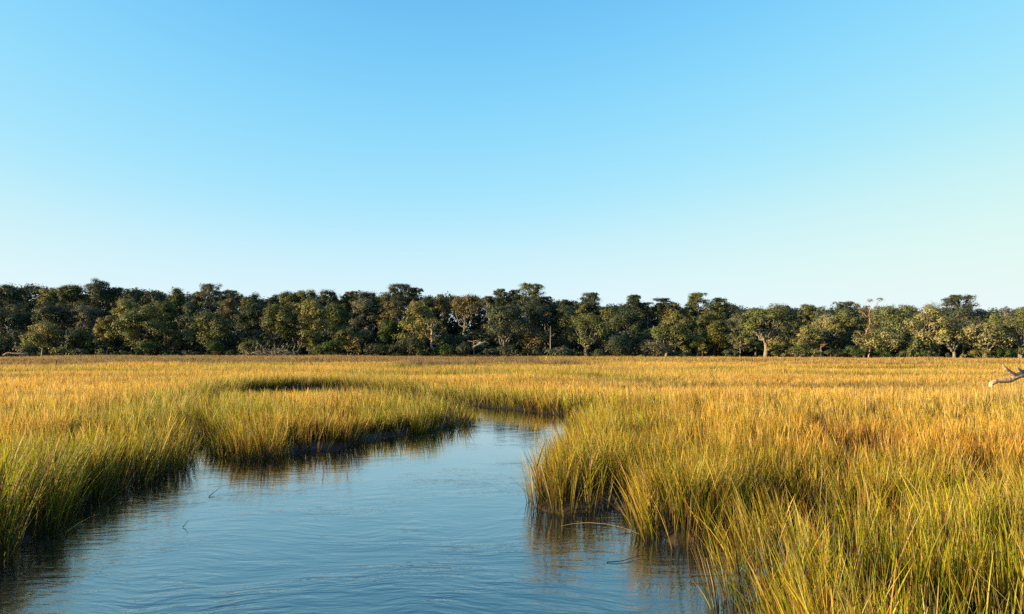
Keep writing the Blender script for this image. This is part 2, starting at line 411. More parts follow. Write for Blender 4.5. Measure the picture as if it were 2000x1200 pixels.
        az = np.where(rng.random(N) < 0.75, a, lean_az[idx]) + rng.normal(0, 0.5, N)
        az = np.where(isleaf, rng.uniform(0, 2 * np.pi, N), az)
        use_out = rng.random(N) < 0.6 * ne
        az = np.where(use_out, out_az[idx] + rng.normal(0, 0.45, N), az)
        tilt = np.abs(rng.normal(0.06, 0.09, N)) + np.where(isleaf, rng.uniform(0.02, 0.26, N), 0) + 0.12 * ne * rng.random(N)
        bend = np.abs(rng.normal(0.05, 0.08, N)) + np.where(isleaf, rng.uniform(0.0, 0.28, N), 0) + 0.22 * ne * rng.random(N)
        broken = (rng.random(N) < 0.025) & (r1 < 30)
        tilt[broken] += rng.uniform(0.3, 0.9, broken.sum())
        w = wid * np.clip(rng.lognormal(-0.12, 0.42, N), 0.4, 2.2) * np.where(isleaf, 1.0, 0.85)
        # colours
        u = rng.random(N); gr = np.clip(greenness[idx] + rng.normal(0, 0.36, N), 0, 1)
        tip_g = mix(np.tile(PAL['ygreen'], (N, 1)), np.tile(PAL['green'], (N, 1)), np.clip(rng.normal(0.35, 0.3, N) - 0.15 * (x > 0) + 0.15 * (x < 0), 0, 1))
        tip_d = mix(np.tile(PAL['gold'], (N, 1)), np.tile(PAL['orange'], (N, 1)), np.clip(rng.normal(0.40, 0.35, N) + 0.4 * brown[idx], 0, 1))
        tip = mix(tip_d, tip_g, gr)
        straw = rng.random(N) < 0.15 + 0.17 * sstep(20, 50, d[idx]) * (1 + 0.5 * (x > 6))
        tip[straw] = PAL['straw'] * rng.uniform(0.8, 1.1, (straw.sum(), 1))
        rust = rng.random(N) < 0.06 + 0.10 * brown[idx] + 0.09 * near_edge[idx]
        tip[rust] = PAL['rust'] * rng.uniform(0.8, 1.5, (rust.sum(), 1))
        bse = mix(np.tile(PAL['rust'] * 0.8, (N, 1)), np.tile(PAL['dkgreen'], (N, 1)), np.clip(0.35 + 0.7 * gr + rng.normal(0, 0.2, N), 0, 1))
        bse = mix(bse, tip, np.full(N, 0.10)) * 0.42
        b = band[idx]; bg_ = PAL['grey'] * rng.uniform(0.6, 1.35, (N, 1)) * np.array([1.0, 0.95, 0.9])
        tip = mix(tip, bg_, 0.75 * b * (0.45 + 0.55 * (x < 5)))
        ii = np.clip(isl[idx] * 1.4, 0, 1); tip = mix(tip, PAL['grey'] * rng.uniform(0.5, 1.3, (N, 1)), ii * 0.95); bse = mix(bse, np.tile(PAL['grey'] * 0.35, (N, 1)), ii)
        mm = np.clip(mound[idx] * 1.2, 0, 1); tip = mix(tip, PAL['straw'] * rng.uniform(0.6, 1.1, (N, 1)), mm * 0.6)
        dd = dull[idx]; tip = mix(tip, np.array([0.24, 0.19, 0.07]) * rng.uniform(0.5, 1.3, (N, 1)), 0.78 * dd)
        tip *= np.clip((0.94 + 0.16 * sstep(18, 40, d[idx]))[:, None] * rng.normal(1.0, 0.30, (N, 1)), 0.35, 1.6)
        reg = side_of(x, y)
        for k in (0, 1, 2):
            q = reg == k
            if q.any():
                p3 = np.stack([x, y, z0], -1)[q]
                bags[k].append(blades(p3, ln[q], az[q], tilt[q], bend[q], w[q], nseg, bse[q], tip[q], rng, 0.95, t0=(np.where(isleaf, 0.0, 0.13) + 0.24 * near_edge[idx] * ~isleaf)[q]))  # near water, stems stay dark higher: tidal mud plus painted-in bank shade
        # seed heads on the tall stems
    names = {0: ('left_bank_grass', 'green and gold marsh grass on the left bank and its pointed spit'),
             1: ('right_bank_grass', 'tall orange tipped marsh grass crowding the right bank in front'),
             2: ('meadow_grass', 'flat golden marsh meadow reaching back to the woods')}
    tot = 0
    for k, bag in bags.items():
        vs, fs, cs = [], [], []; off = 0
        for v, f, c in bag:
            vs.append(v.astype(np.float32)); fs.append((f + off).astype(np.int32)); cs.append(c.astype(np.float32)); off += len(v)
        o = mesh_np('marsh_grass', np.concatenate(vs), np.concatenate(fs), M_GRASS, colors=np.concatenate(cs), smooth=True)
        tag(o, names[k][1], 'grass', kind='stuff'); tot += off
    print('grass verts', tot)
build_grass()

# ------------------------------------------------------------------ trees
def tube(path, radii, ns=6, rng=None):
    """path (k,3), radii (k) -> verts, quads"""
    path = np.asarray(path, float); k = len(path)
    tg = np.gradient(path, axis=0); tg /= np.linalg.norm(tg, axis=1)[:, None] + 1e-9
    ref = np.array([0.31, 0.87, 0.12]) if abs(tg[0, 2]) > 0.7 else np.array([0.05, 0.1, 1.0])
    u = np.cross(tg, ref); u /= np.linalg.norm(u, axis=1)[:, None] + 1e-9
    w = np.cross(tg, u)
    a = np.linspace(0, 2 * np.pi, ns, endpoint=False)
    ring = (np.cos(a)[None, :, None] * u[:, None, :] + np.sin(a)[None, :, None] * w[:, None, :]) * np.asarray(radii)[:, None, None]
    if rng is not None: ring = ring * rng.uniform(0.8, 1.2, (k, ns, 1))
    v = (path[:, None, :] + ring).reshape(-1, 3)
    i = (np.arange(k - 1) * ns)[:, None]; j = np.arange(ns)[None, :]; j2 = (j + 1) % ns
    f = np.stack([i + j, i + j2, i + ns + j2, i + ns + j], -1).reshape(-1, 4)
    # end cap as a small quad fan (pinched ring)
    tip = path[-1] + tg[-1] * radii[-1]
    v = np.concatenate([v, [tip]])
    t = len(v) - 1; b = (k - 1) * ns
    cap = np.array([[b + q, b + (q + 1) % ns, t, t] for q in range(ns)])
    return v, f, cap
class Bag:
    def __init__(s): s.v, s.f, s.c, s.n = [], [], [], 0
    def add(s, v, f, c=None):
        s.v.append(v); s.f.append(f + s.n); s.n += len(v)
        if c is not None: s.c.append(c)
    def tube(s, path, radii, ns=6, rng=None):
        v, f, cap = tube(path, radii, ns, rng)
        # caps become thin quads with a doubled tip vertex
        v = np.concatenate([v, v[-1:] + 1e-4]); cap = cap.copy(); cap[:, 3] = len(v) - 1
        s.add(v, np.concatenate([f, cap]))
    def build(s, name, mat, parent=None, smooth=False):
        return mesh_np(name, np.concatenate(s.v), np.concatenate(s.f), mat, parent, np.concatenate(s.c) if s.c else None, smooth)

def curve(a, b, sag, rng, k=7, wob=0.12):
    a = np.array(a, float); b = np.array(b, float); t = np.linspace(0, 1, k)[:, None]
    p = a * (1 - t) + b * t
    L = np.linalg.norm(b - a)
    p[:, 2] += (np.sin(t[:, 0] * np.pi) * sag)
    n = rng.normal(0, wob * L / k * 1.6, (k, 3)); n[0] = 0; n[-1] = 0
    return p + n

def leaf_clump(bag, c, r, nleaf, size, tint, rng, up=0.5, full=False):
    """little leaf faces over the outside of a flattened clump"""
    d = rng.normal(size=(nleaf, 3)); d /= np.linalg.norm(d, axis=1)[:, None]
    if not full: d[:, 2] = np.where((d[:, 2] < -0.2) & (rng.random(nleaf) < 0.7), -d[:, 2], d[:, 2])
    # lumpy radius
    lump = 1 + 0.30 * np.sin(3.1 * d[:, 0] + c[0]) * np.cos(2.7 * d[:, 1] + c[1] * 2) + 0.12 * rng.normal(size=nleaf)
    rad = lump * np.where(rng.random(nleaf) < 0.72, rng.uniform(0.72, 1.1, nleaf), rng.uniform(0.3, 1.2, nleaf))
    p = np.asarray(c) + d * rad[:, None] * np.asarray(r)
    nrm = d * 0.9 + np.array([0, 0, up]) + rng.normal(0, 0.32, (nleaf, 3)); nrm /= np.linalg.norm(nrm, axis=1)[:, None]
    u = np.cross(nrm, rng.normal(size=(nleaf, 3))); u /= np.linalg.norm(u, axis=1)[:, None] + 1e-9
    w = np.cross(nrm, u)
    s = size * rng.uniform(0.55, 1.3, nleaf)[:, None]
    v = np.stack([p - u * s, p - w * s * 0.55, p + u * s, p + w * s * 0.55], 1).reshape(-1, 3)
    f = np.arange(nleaf * 4).reshape(-1, 4)
    col = np.asarray(tint)[None, :] * rng.uniform(0.78, 1.22, (nleaf, 1)) * (1 + rng.normal(0, 0.07, (nleaf, 3)))
    bag.add(v, f, np.repeat(np.clip(col, 0.003, 1), 4, 0))

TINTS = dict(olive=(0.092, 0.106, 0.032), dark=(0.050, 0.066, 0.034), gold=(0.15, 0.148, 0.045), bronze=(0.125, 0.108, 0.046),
             green=(0.038, 0.066, 0.012), grey=(0.105, 0.108, 0.062), yellow=(0.11, 0.11, 0.022))  # extra blue in dark and grey paints in the bluish shade between trees

def ground_at(x, y): return float(land_z(np.array([x]), np.array([y]))[0])

def finish(root, trunk, crown, bark, label, cat, group):
    root_tag = tag(root, label, cat, group)
    if trunk.n: trunk.build('trunk', bark, root, smooth=True)
    if crown is not None and crown.n: crown.build('crown', M_LEAF, root)
    return root

def make_oak(px, top, w_px, d, tint, label, seed, low=0.28, dens=1.0, bark=M_BARK, limbs=6, flat=1.0, lean=0.0, name='oak_tree', group='oaks and other trees at the edge of the wood', depth=0.8, tr_vis=1.0, gappy=1.0):
    rng = np.random.default_rng(seed)
    x = x_at(px, d); gz = ground_at(x, d)
    Ht = height_at(top, d) - gz; Wd = w_px / F_PX * d
    root = empty(name, (x, d, gz))
    tk, cr = Bag(), Bag()
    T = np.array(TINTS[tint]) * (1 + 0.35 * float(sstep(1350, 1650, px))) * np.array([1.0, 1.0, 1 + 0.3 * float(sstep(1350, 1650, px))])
    rt = (0.010 * Ht + 0.009 * Wd + 0.04) * tr_vis
    fork_z = Ht * rng.uniform(0.16, 0.26) if low < 0.45 else Ht * low * 0.8
    fx = lean * fork_z + rng.normal(0, 0.2)
    tk.tube(curve((0, 0, -0.3), (fx, rng.normal(0, 0.2), fork_z), 0, rng, 6, 0.08), np.linspace(rt * 1.5, rt, 6), 8, rng)
    F = np.array((fx, 0, fork_z))
    prim = []
    for i in range(limbs):
        az = 2 * np.pi * (i + rng.uniform(-0.3, 0.3)) / limbs
        rr = rng.uniform(0.35, 0.62); zz = rng.uniform(0.55, 0.82)
        tip = np.array((fx * 2 + math.cos(az) * Wd * 0.5 * rr, math.sin(az) * Wd * 0.5 * rr * depth, low * Ht + (Ht - low * Ht) * (zz - 0.25)))
        pth = curve(F, tip, rng.uniform(-0.06, 0.05) * Ht, rng, 9, 0.22)
        tk.tube(pth, np.linspace(rt * 0.62, rt * 0.28, 9), 6, rng)
        prim.append(pth)
    # clumps over a lumpy dome
    cw = min(max(Wd * 0.17, 0.75), 1.7)
    ncl = int(np.clip(Wd * Ht * (1 - low) / (cw * cw) * 0.95 * dens, 12, 100))
    cz, rz = Ht * (low + 1) / 2, Ht * (1 - low) / 2
    hub = [np.array((rng.uniform(-0.32, 0.32) * Wd, rng.uniform(-0.3, 0.3) * Wd * depth, 0)) for _ in range(5)]
    for i in range(ncl):
        dv = rng.normal(size=3); dv /= np.linalg.norm(dv)
        if dv[1] > 0.3 and rng.random() < 0.5: dv[1] = -dv[1]
        if dv[2] < -0.35 and rng.random() < 0.6: dv[2] = -dv[2]
        rad = rng.uniform(0.62, 0.98)
        c = np.array((fx * 2 + dv[0] * rad * (Wd / 2 - cw * 0.5), dv[1] * rad * (Wd / 2 * depth), cz + dv[2] * rad * (rz - cw * 0.35)))
        # uneven outline: shoulders are lower than the middle
        c[2] -= 0.10 * Ht * (abs(c[0] - fx * 2) / (Wd / 2)) ** 2 * rng.uniform(0, 1.6)
        rr = cw * rng.uniform(0.45, 1.2)
        t = T * rng.uniform(0.72, 1.30) * np.array([rng.uniform(0.92, 1.12), 1, rng.uniform(0.8, 1.2)])
        c[2] = min(c[2], Ht - rr * 0.5)
        leaf_clump(cr, c, (rr, rr * 0.95, rr * rng.uniform(0.5, 0.9) * flat), int(230 * dens ** 0.5 * (rr / 1.1) ** 1.3 * gappy) + 30, 0.15 + 0.02 * rr, t, rng)
        # the branch that carries it
        pth = min(prim, key=lambda q: np.linalg.norm(q[5] - c)); s = pth[rng.integers(3, 8)]
        tk.tube(curve(s, c, rng.uniform(-0.05, 0.03) * Ht, rng, 6, 0.2), np.linspace(rt * 0.26, 0.03, 6), 4)
    return finish(root, tk, cr, bark, label, 'tree', group)

def make_pine(px, top, w_px, d, tint, label, seed, crown_h=0.28, bark=M_BARKD, nb=11, name='pine_tree', airy=1.0, group='tall trees standing above the skyline of the wood', dome=False):
    rng = np.random.default_rng(seed)
    x = x_at(px, d); gz = ground_at(x, d)
    Ht = height_at(top, d) - gz; Wd = w_px / F_PX * d
    root = empty(name, (x, d, gz)); tk, cr = Bag(), Bag(); T = np.array(TINTS[tint])
    rt = 0.013 * Ht + 0.06
    trunk = curve((0, 0, -0.3), (rng.normal(0, 0.3), 0, Ht * 0.95), 0, rng, 12, 0.06)
    tk.tube(trunk, np.linspace(rt * 1.3, rt * 0.3, 12), 7, rng)
    z0 = Ht * (1 - crown_h)
    for i in range(nb):
        az = rng.uniform(0, 2 * np.pi); f = (i + 0.5) / nb
        zz = z0 + (Ht - z0) * f
        prof = math.sqrt(max(1 - (2 * f - 0.75) ** 2 * 0.62, 0.08)) if not dome else math.sqrt(max(1 - f * f * 0.92, 0.06))
        rr = Wd / 2 * prof * rng.uniform(0.55, 0.95)
        tip = np.array((math.cos(az) * rr, math.sin(az) * rr, min(zz + rng.uniform(0, 0.5), Ht - 0.35)))
        s = trunk[min(11, max(5, int((tip[2] - 1.3) / Ht * 12)))]
        tk.tube(curve(s, tip, -0.15 * rr, rng, 6, 0.2), np.linspace(rt * 0.4, 0.04, 6), 5)
        for q in range(3):
            c = tip + rng.normal(0, 0.55, 3) * np.array([1, 1, 0.8]); cwd = rng.uniform(0.45, 0.95) * (Wd / 5.5) ** 0.5
            c[2] = min(c[2], Ht - cwd * 0.4)
            leaf_clump(cr, c, (cwd, cwd, cwd * 0.66), int(110 * airy), 0.14, T * rng.uniform(0.7, 1.3), rng)
    return finish(root, tk, cr, bark, label, 'tree', group)

def make_bush(px, top, w_px, d, tint, label, seed, name='bush', leaf=0.15, spiky=False, group='bushes along the foot of the wood', cat='bush'):
    rng = np.random.default_rng(seed)
    x = x_at(px, d); gz = ground_at(x, d)
    Ht = height_at(top, d) - gz; Wd = w_px / F_PX * d
    root = empty(name, (x, d, gz)); tk, cr = Bag(), Bag(); T = np.array(TINTS[tint])
    n = int(np.clip(Wd * Ht * 1.6, 6, 34)); cwm = min(Wd, Ht) * 0.26
    for i in range(n):
        dv = rng.normal(size=3); dv /= np.linalg.norm(dv); dv[2] = abs(dv[2]) if rng.random() < 0.75 else dv[2]; rad = rng.uniform(0.5, 0.9)
        c = np.array((dv[0] * rad * Wd / 2, dv[1] * rad * Wd / 2 * 0.8, Ht * 0.42 + dv[2] * rad * Ht * 0.5))
        rr = cwm * rng.uniform(0.7, 1.2); c[2] = min(c[2], Ht - rr * 0.4)
        leaf_clump(cr, c, (rr, rr, rr * 0.75), int(75 * max(rr, 0.6)) + 24, leaf * (1.5 if spiky else 1), T * rng.uniform(0.7, 1.3), rng)
        tk.tube(curve((rng.normal(0, 0.12), rng.normal(0, 0.12), -0.1), c, 0, rng, 5, 0.25), np.linspace(0.07, 0.02, 5), 4)
    root = tag(root, label, cat, group)
    tk.build('stem', M_BARKD if tint in ('dark', 'green') else M_BARK, root, smooth=True)
    cr.build('foliage', M_LEAF, root)
    return root

def make_snag(px, top, w_px, d, label, seed, n=7, bark=M_BARK, name='dead_tree', leaves=None, lean=0.0, thick=1.0):
    rng = np.random.default_rng(seed)
    x = x_at(px, d); gz = ground_at(x, d); Ht = height_at(top, d) - gz; Wd = w_px / F_PX * d
    root = empty(name, (x, d, gz)); tk = Bag(); br = Bag(); cr = Bag()
    rt = (0.012 * Ht + 0.1) * thick
    trunk = curve((0, 0, -0.3), (lean * Ht, 0, Ht * 0.92), 0, rng, 10, 0.12)
    tk.tube(trunk, np.linspace(rt * 1.3, rt * 0.35, 10), 7, rng)
    for i in range(n):
        s = trunk[rng.integers(3, 9)]; az = rng.uniform(-0.6, 0.6) + (np.pi if i % 2 else 0)
        L = Wd / 2 * rng.uniform(0.5, 1.05)
        e = s + np.array((math.cos(az) * L, math.sin(az) * L, rng.uniform(0.1, 0.9) * L)); e[2] = min(e[2], Ht)
        p = curve(s, e, rng.uniform(-0.15, 0.1) * L, rng, 7, 0.3)
        tk.tube(p, np.linspace(rt * 0.5, 0.035, 7), 5, rng)
        for q in range(2):
            s2 = p[rng.integers(3, 6)]; e2 = s2 + rng.normal(0, 0.35, 3) * L + np.array((0, 0, 0.3 * L)); e2[2] = min(e2[2], Ht)
            tk.tube(curve(s2, e2, 0, rng, 5, 0.3), np.linspace(rt * 0.25, 0.02, 5), 4)
            if leaves: leaf_clump(cr, e2, (0.7, 0.7, 0.45), 60, 0.15, np.array(TINTS[leaves]) * rng.uniform(0.8, 1.25), rng)
    tag(root, label, 'dead tree' if not leaves else 'tree', 'bare and broken trees in the wood edge')
    tk.build('trunk', bark, root, smooth=True)
    if cr.n: cr.build('crown', M_LEAF, root)
    return root

def make_palm(px, top, w_px, d, label, seed, tint='yellow'):
    rng = np.random.default_rng(seed)
    x = x_at(px, d); gz = ground_at(x, d); Ht = height_at(top, d) - gz; Wd = w_px / F_PX * d
    root = empty('palmetto', (x, d, gz)); cr = Bag(); tk = Bag(); T = np.array(TINTS[tint])
    tk.tube(curve((0, 0, -0.2), (0, 0, Ht * 0.6), 0, rng, 5, 0.05), np.linspace(0.2, 0.16, 5), 7, rng)
    for i in range(26):                        # fan fronds: folded leaflets round a stalk end
        az = rng.uniform(0, 2 * np.pi); el = rng.uniform(-0.5, 1.3); L = Wd / 2 * rng.uniform(0.75, 1.0)
        dr = np.array((math.cos(az) * math.cos(el), math.sin(az) * math.cos(el), math.sin(el)))
        o = np.array((0, 0, Ht * 0.62)) + dr * L * 0.45
        o[2] = max(o[2], 0.15)
        sd = np.cross(dr, (0.1, 0.2, 1)); sd /= np.linalg.norm(sd); up = np.cross(sd, dr)
        for q in np.linspace(-1.1, 1.1, 11):
            ld = dr * math.cos(q) + sd * math.sin(q); e = o + ld * L * 0.55 - np.array((0, 0, 0.12 * L)); w = up * 0.02 + np.cross(ld, up) * 0.06
            v = np.array([o, (o + e) / 2 + w, e, (o + e) / 2 - w]); c = np.clip(T * rng.uniform(0.7, 1.3), 0, 1)
            cr.add(v, np.array([[0, 1, 2, 3]]), np.tile(c, (4, 1)))
    tag(root, label, 'palmetto', 'palmettos at the wood edge')
    tk.build('trunk', M_BARKD, root); cr.build('crown', M_LEAF, root)

# skyline trees, left to right: (px, top, width, distance, kind, tint, label)
D0, D1, D2 = 186, 172, 158
SKY = [
 (18, 552, 80, D0, 'o', 'dark', 'dark broad oak crown on the skyline at the far left end of the wood'),
 (88, 558, 48, D0, 'o', 'gold', 'small tan crown on the skyline in the dip left of the tallest dark trees'),
 (143, 549, 56, D0, 'o', 'olive', 'flat topped olive crown just left of the tallest tree of the wood'),
 (190, 542, 62, D0, 'o', 'dark', 'tallest dark tree of the wood with sky showing through its lower crown'),
 (222, 557, 34, D0, 'o', 'dark', 'dark shoulder crown sloping down right of the tallest tree'),
 (258, 561, 52, D0, 'o', 'dark', 'low dark rounded crown on the skyline right of the tallest tree'),
 (306, 563, 52, D0, 'o', 'dark', 'even dark crown on the skyline, second right of the tallest tree'),
 (345, 562, 46, D0, 'o', 'olive', 'rounded crown at the end of the even dark run of skyline'),
 (378, 573, 26, D0, 'o', 'dark', 'small low crown in the skyline notch beside the airy dome'),
 (408, 556, 50, D0, 'p', 'grey', 'airy pale domed tree with sky between its branches, left part of the skyline'),
 (450, 569, 36, D0, 'p', 'dark', 'small flat dark crown right of the airy pale dome'),
 (490, 573, 50, D0, 'o', 'olive', 'olive crown on the skyline right of the small flat dark crown'),
 (530, 573, 36, D0, 'o', 'grey', 'ragged greyish crown in the shallow dip before the long central rise'),
 (565, 565, 56, D0, 'o', 'olive', 'crown at the left end of the long central rise'),
 (605, 563, 52, D0, 'o', 'gold', 'yellowish crown with hanging moss on the central rise'),
 (640, 564, 50, D0, 'o', 'dark', 'dark rounded crown in the middle of the central rise'),
 (668, 574, 34, D0, 'o', 'olive', 'sloping crown at the right end of the central rise'),
 (683, 570, 20, D0, 'p', 'bronze', 'narrow brown tuft standing alone on the skyline'),
 (712, 565, 48, D0, 'o', 'dark', 'dark two lobed crown left of the broad flat topped tree'),
 (748, 570, 46, D0, 'o', 'olive', 'low crown filling the gap beside the broad flat topped tree'),
 (783, 556, 56, D0, 'p', 'dark', 'broad flat topped dark tree, highest of the centre left skyline'),
 (808, 563, 30, D0, 'p', 'dark', 'dark edge crown falling off right of the broad flat topped tree'),
 (835, 575, 44, D0, 'o', 'olive', 'low olive crown right of the broad flat topped tree'),
 (862, 573, 36, D0, 'o', 'bronze', 'brown flat crown carried on bare curved limbs'),
 (1068, 581, 22, D0, 'p', 'dark', 'small dark tuft just right of the tall airy dome'),
 (977, 566, 27, D0, 'p', 'dark', 'left of two small parasol crowns beside the tall airy dome'),
 (1002, 567, 27, D0, 'p', 'dark', 'right of two small parasol crowns, touching the tall airy dome'),
 (955, 580, 24, D0, 'p', 'grey', 'low thin crown left of the two small parasol crowns'),
 (1035, 555, 52, D0, 'p', 'olive', 'tall airy domed tree with sky between its limbs near the centre'),
 (1103, 581, 34, D0, 'o', 'dark', 'low dark dome on the skyline between two taller airy crowns'),
 (1130, 589, 36, D0, 'o', 'gold', 'tan low crown beneath the airy crown right of centre'),
 (1153, 573, 42, D0, 'p', 'dark', 'airy dark parasol tree standing clear just right of centre'),
 (1190, 591, 52, D0, 'o', 'olive', 'low even crown between two parasol trees right of centre'),
 (1239, 577, 34, D0, 'p', 'dark', 'narrow dark parasol tree with a rounded top'),
 (1266, 592, 28, D0, 'p', 'dark', 'small low dark crown right of the narrow parasol tree'),
 (1295, 584, 30, D0, 'p', 'dark', 'dark green tuft rising behind a brown crown'),
 (1316, 590, 42, D0, 'o', 'bronze', 'brown ragged crown on the skyline before the twin parasols'),
 (1346, 602, 40, D0, 'o', 'olive', 'low crown in the skyline dip before the twin parasols'),
 (1366, 574, 48, D0, 'p', 'olive', 'larger of the twin parasol trees with open limbs against the sky'),
 (1404, 583, 36, D0, 'p', 'olive', 'smaller right hand one of the twin parasol trees'),
 (1437, 606, 40, D0, 'o', 'grey', 'hazy grey crown at the lowest dip of the skyline'),
 (1545, 595, 46, D0, 'o', 'dark', 'dark crown on the skyline right of the great pale limbed oak'),
 (1575, 591, 40, D0, 'o', 'olive', 'ragged olive crown rising two places right of the great pale limbed oak'),
 (1610, 598, 46, D0, 'o', 'dark', 'dark rounded crown on the right part of the skyline'),
 (1655, 590, 36, D0, 'p', 'dark', 'wind swept flat crown left of the thin tall pink stemmed tree'),
 (1728, 594, 40, D0, 'o', 'dark', 'dark crown just right of the thin tall pink stemmed tree'),
 (1770, 592, 46, D0, 'o', 'olive', 'twin lobed olive crown left of the big domed tree at right'),
 (1873, 577, 52, D0, 'p', 'dark', 'dark domed tree standing well above the skyline at the right'),
 (1915, 602, 54, D0, 'o', 'dark', 'low dark crown right of the domed tree above the skyline'),
 (1958, 602, 40, D0, 'o', 'grey', 'low greyish crown near the right end of the skyline'),
 (2000, 600, 60, D0, 'o', 'olive', 'crown cut by the right border of the picture, on the skyline'),
]
MID = [
 (30, 590, 90, D1, 'o', 'dark', 'deep shaded oak at the far left end of the wood'),
 (110, 585, 80, D1, 'o', 'dark', 'shaded bluish green tree behind the pale layered oak at left'),
 (170, 590, 70, D1, 'o', 'grey', 'shaded tree with thin bare grey limbs below the tallest tree'),
 (250, 577, 60, D1, 'o', 'gold', 'sunlit olive top above the large spreading oak at left'),
 (325, 580, 46, D1, 'o', 'olive', 'yellowish sunlit top left of the brown topped tree'),
 (380, 592, 60, D1, 'o', 'dark', 'shaded rounded tree between the two lit oaks at left'),
 (445, 577, 44, D1, 'o', 'bronze', 'tree with a warm brown top above the arch trunked oak'),
 (495, 588, 60, D1, 'o', 'dark', 'dark tree over the deep shadow gap at left centre'),
 (655, 585, 60, D1, 'o', 'olive', 'mid height tree right of the tall lit column of foliage'),
 (705, 580, 56, D1, 'o', 'grey', 'tree with fine bare grey twigs above the deep hollow'),
 (765, 578, 60, D1, 'o', 'bronze', 'mossy brownish tree beneath the broad flat topped crown'),
 (812, 585, 50, D1, 'o', 'bronze', 'tan crown at the upper left of the bare curved limbs'),
 (905, 573, 68, D1, 'f', 'bronze', 'tall oak with a forked pale trunk and a bronze crown held high'),
 (1040, 588, 80, D1, 'o', 'dark', 'broad shaded crown directly under the tall airy dome'),
 (1100, 598, 60, D1, 'o', 'dark', 'shaded crown left above the sprawling oak at the centre right'),
 (1225, 600, 80, D1, 'o', 'dark', 'dark tree with orange tinged leaf patches right of the sprawling oak'),
 (1315, 604, 60, D1, 'o', 'gold', 'tree with yellow leaf tufts beneath the brown skyline crown'),
 (1385, 604, 70, D1, 'o', 'olive', 'olive tree right beneath the twin parasol trees'),
 (1430, 618, 60, D1, 'o', 'grey', 'small grey tree in the dip left of the great pale limbed oak'),
 (1622, 612, 64, D1, 'o', 'gold', 'sunlit mossy oak left of the pink stemmed tree'),
 (1660, 598, 50, D1, 'o', 'olive', 'rounded crown over the dark gap beside the pink stemmed tree'),
 (1740, 597, 80, D1, 'o', 'olive', 'tall mossy oak right of the pink stemmed tree'),
 (1880, 600, 60, D1, 'o', 'dark', 'dark crown beneath the domed tree above the skyline at right'),
 (1940, 612, 60, D1, 'o', 'olive', 'oak above the low arching oak near the right border'),
]
FRONT = [
 (85, 626, 74, D2, 'o', 'gold', 'pale layered oak standing forward at the left end of the wood'),
 (160, 645, 60, D2, 'o', 'olive', 'dull brownish low tree right of the pale layered oak at left'),
 (212, 612, 46, D2, 'o', 'gold', 'golden topped tree between the pale layered oak and the large spreading oak'),
 (288, 596, 106, D2, 'o', 'olive', 'large spreading sunlit oak with white limbs in the left part of the wood'),
 (342, 644, 34, D2, 'o', 'bronze', 'small round bronze tree on a thin pale stem'),
 (420, 607, 84, D2, 'o', 'olive', 'sunlit oak with an arching brown trunk'),
 (545, 583, 72, D2, 'o', 'olive', 'tall lit column of foliage above the heap of dead branches'),
 (612, 585, 62, D2, 'o', 'gold', 'tall sunlit oak with stacked leaf clumps right of the lit column'),
 (583, 615, 30, D2, 'o', 'grey', 'slim grey tree leaning between the two tall lit oaks'),
 (680, 631, 56, D2, 'o', 'olive', 'low lit oak left of the leaning bronze tree'),
 (702, 645, 58, D2, 'o', 'bronze', 'low bronze tree on several leaning trunks'),
 (755, 621, 46, D2, 'c', 'green', 'bright green pyramid shaped evergreen'),
 (818, 592, 74, D2, 'o', 'gold', 'big olive gold crown left of the bare curved limbs'),
 (985, 592, 86, D2, 's', 'dark', 'shaded oak with a long sinuous pale limb'),
 (1030, 645, 62, D2, 'o', 'bronze', 'round fluffy bronze tree alone in the shade at the centre'),
 (1145, 611, 104, D2, 's', 'olive', 'sprawling oak with many pale twisted limbs right of centre'),
 (1300, 627, 84, D2, 's', 'olive', 'shaded oak with a wide white fork right of the sprawling oak'),
 (1336, 651, 26, D2, 'o', 'gold', 'small golden tuft tree under the white forked oak'),
 (1393, 635, 48, D2, 'o', 'yellow', 'rounded yellow olive oak below the twin parasol trees'),
 (1360, 656, 44, D2, 'o', 'gold', 'low lit tree at the left foot of the rounded yellow olive oak'),
 (1495, 590, 104, D2, 'g', 'olive', 'great oak with thick pale branching limbs'),
 (1517, 656, 42, D2, 'o', 'gold', 'low pale trunked tree at the right foot of the great pale limbed oak'),
 (1578, 631, 62, D2, 'o', 'gold', 'lit oak with pale limbs in front of the dark gap at right'),
 (1685, 655, 66, D2, 'o', 'olive', 'low broad olive tree below the dark gap at right'),
 (1735, 640, 84, D2, 'g', 'gold', 'lit mossy oak with tangled limbs right of the pink stemmed tree'),
 (1812, 594, 84, D2, 'g', 'gold', 'tall oak with bright twisting limbs at the right'),
 (1862, 628, 82, D2, 'g', 'gold', 'oak with a slim pale trunk and layered limbs at the right'),
 (1795, 655, 60, D2, 'o', 'olive', 'low green oak between the tall twisting oak and the slim trunked one'),
 (1925, 632, 92, D2, 'g', 'gold', 'low arching oak with looping bright limbs near the right border'),
 (1990, 615, 80, D2, 'g', 'olive', 'large oak cut by the right border of the picture'),
]
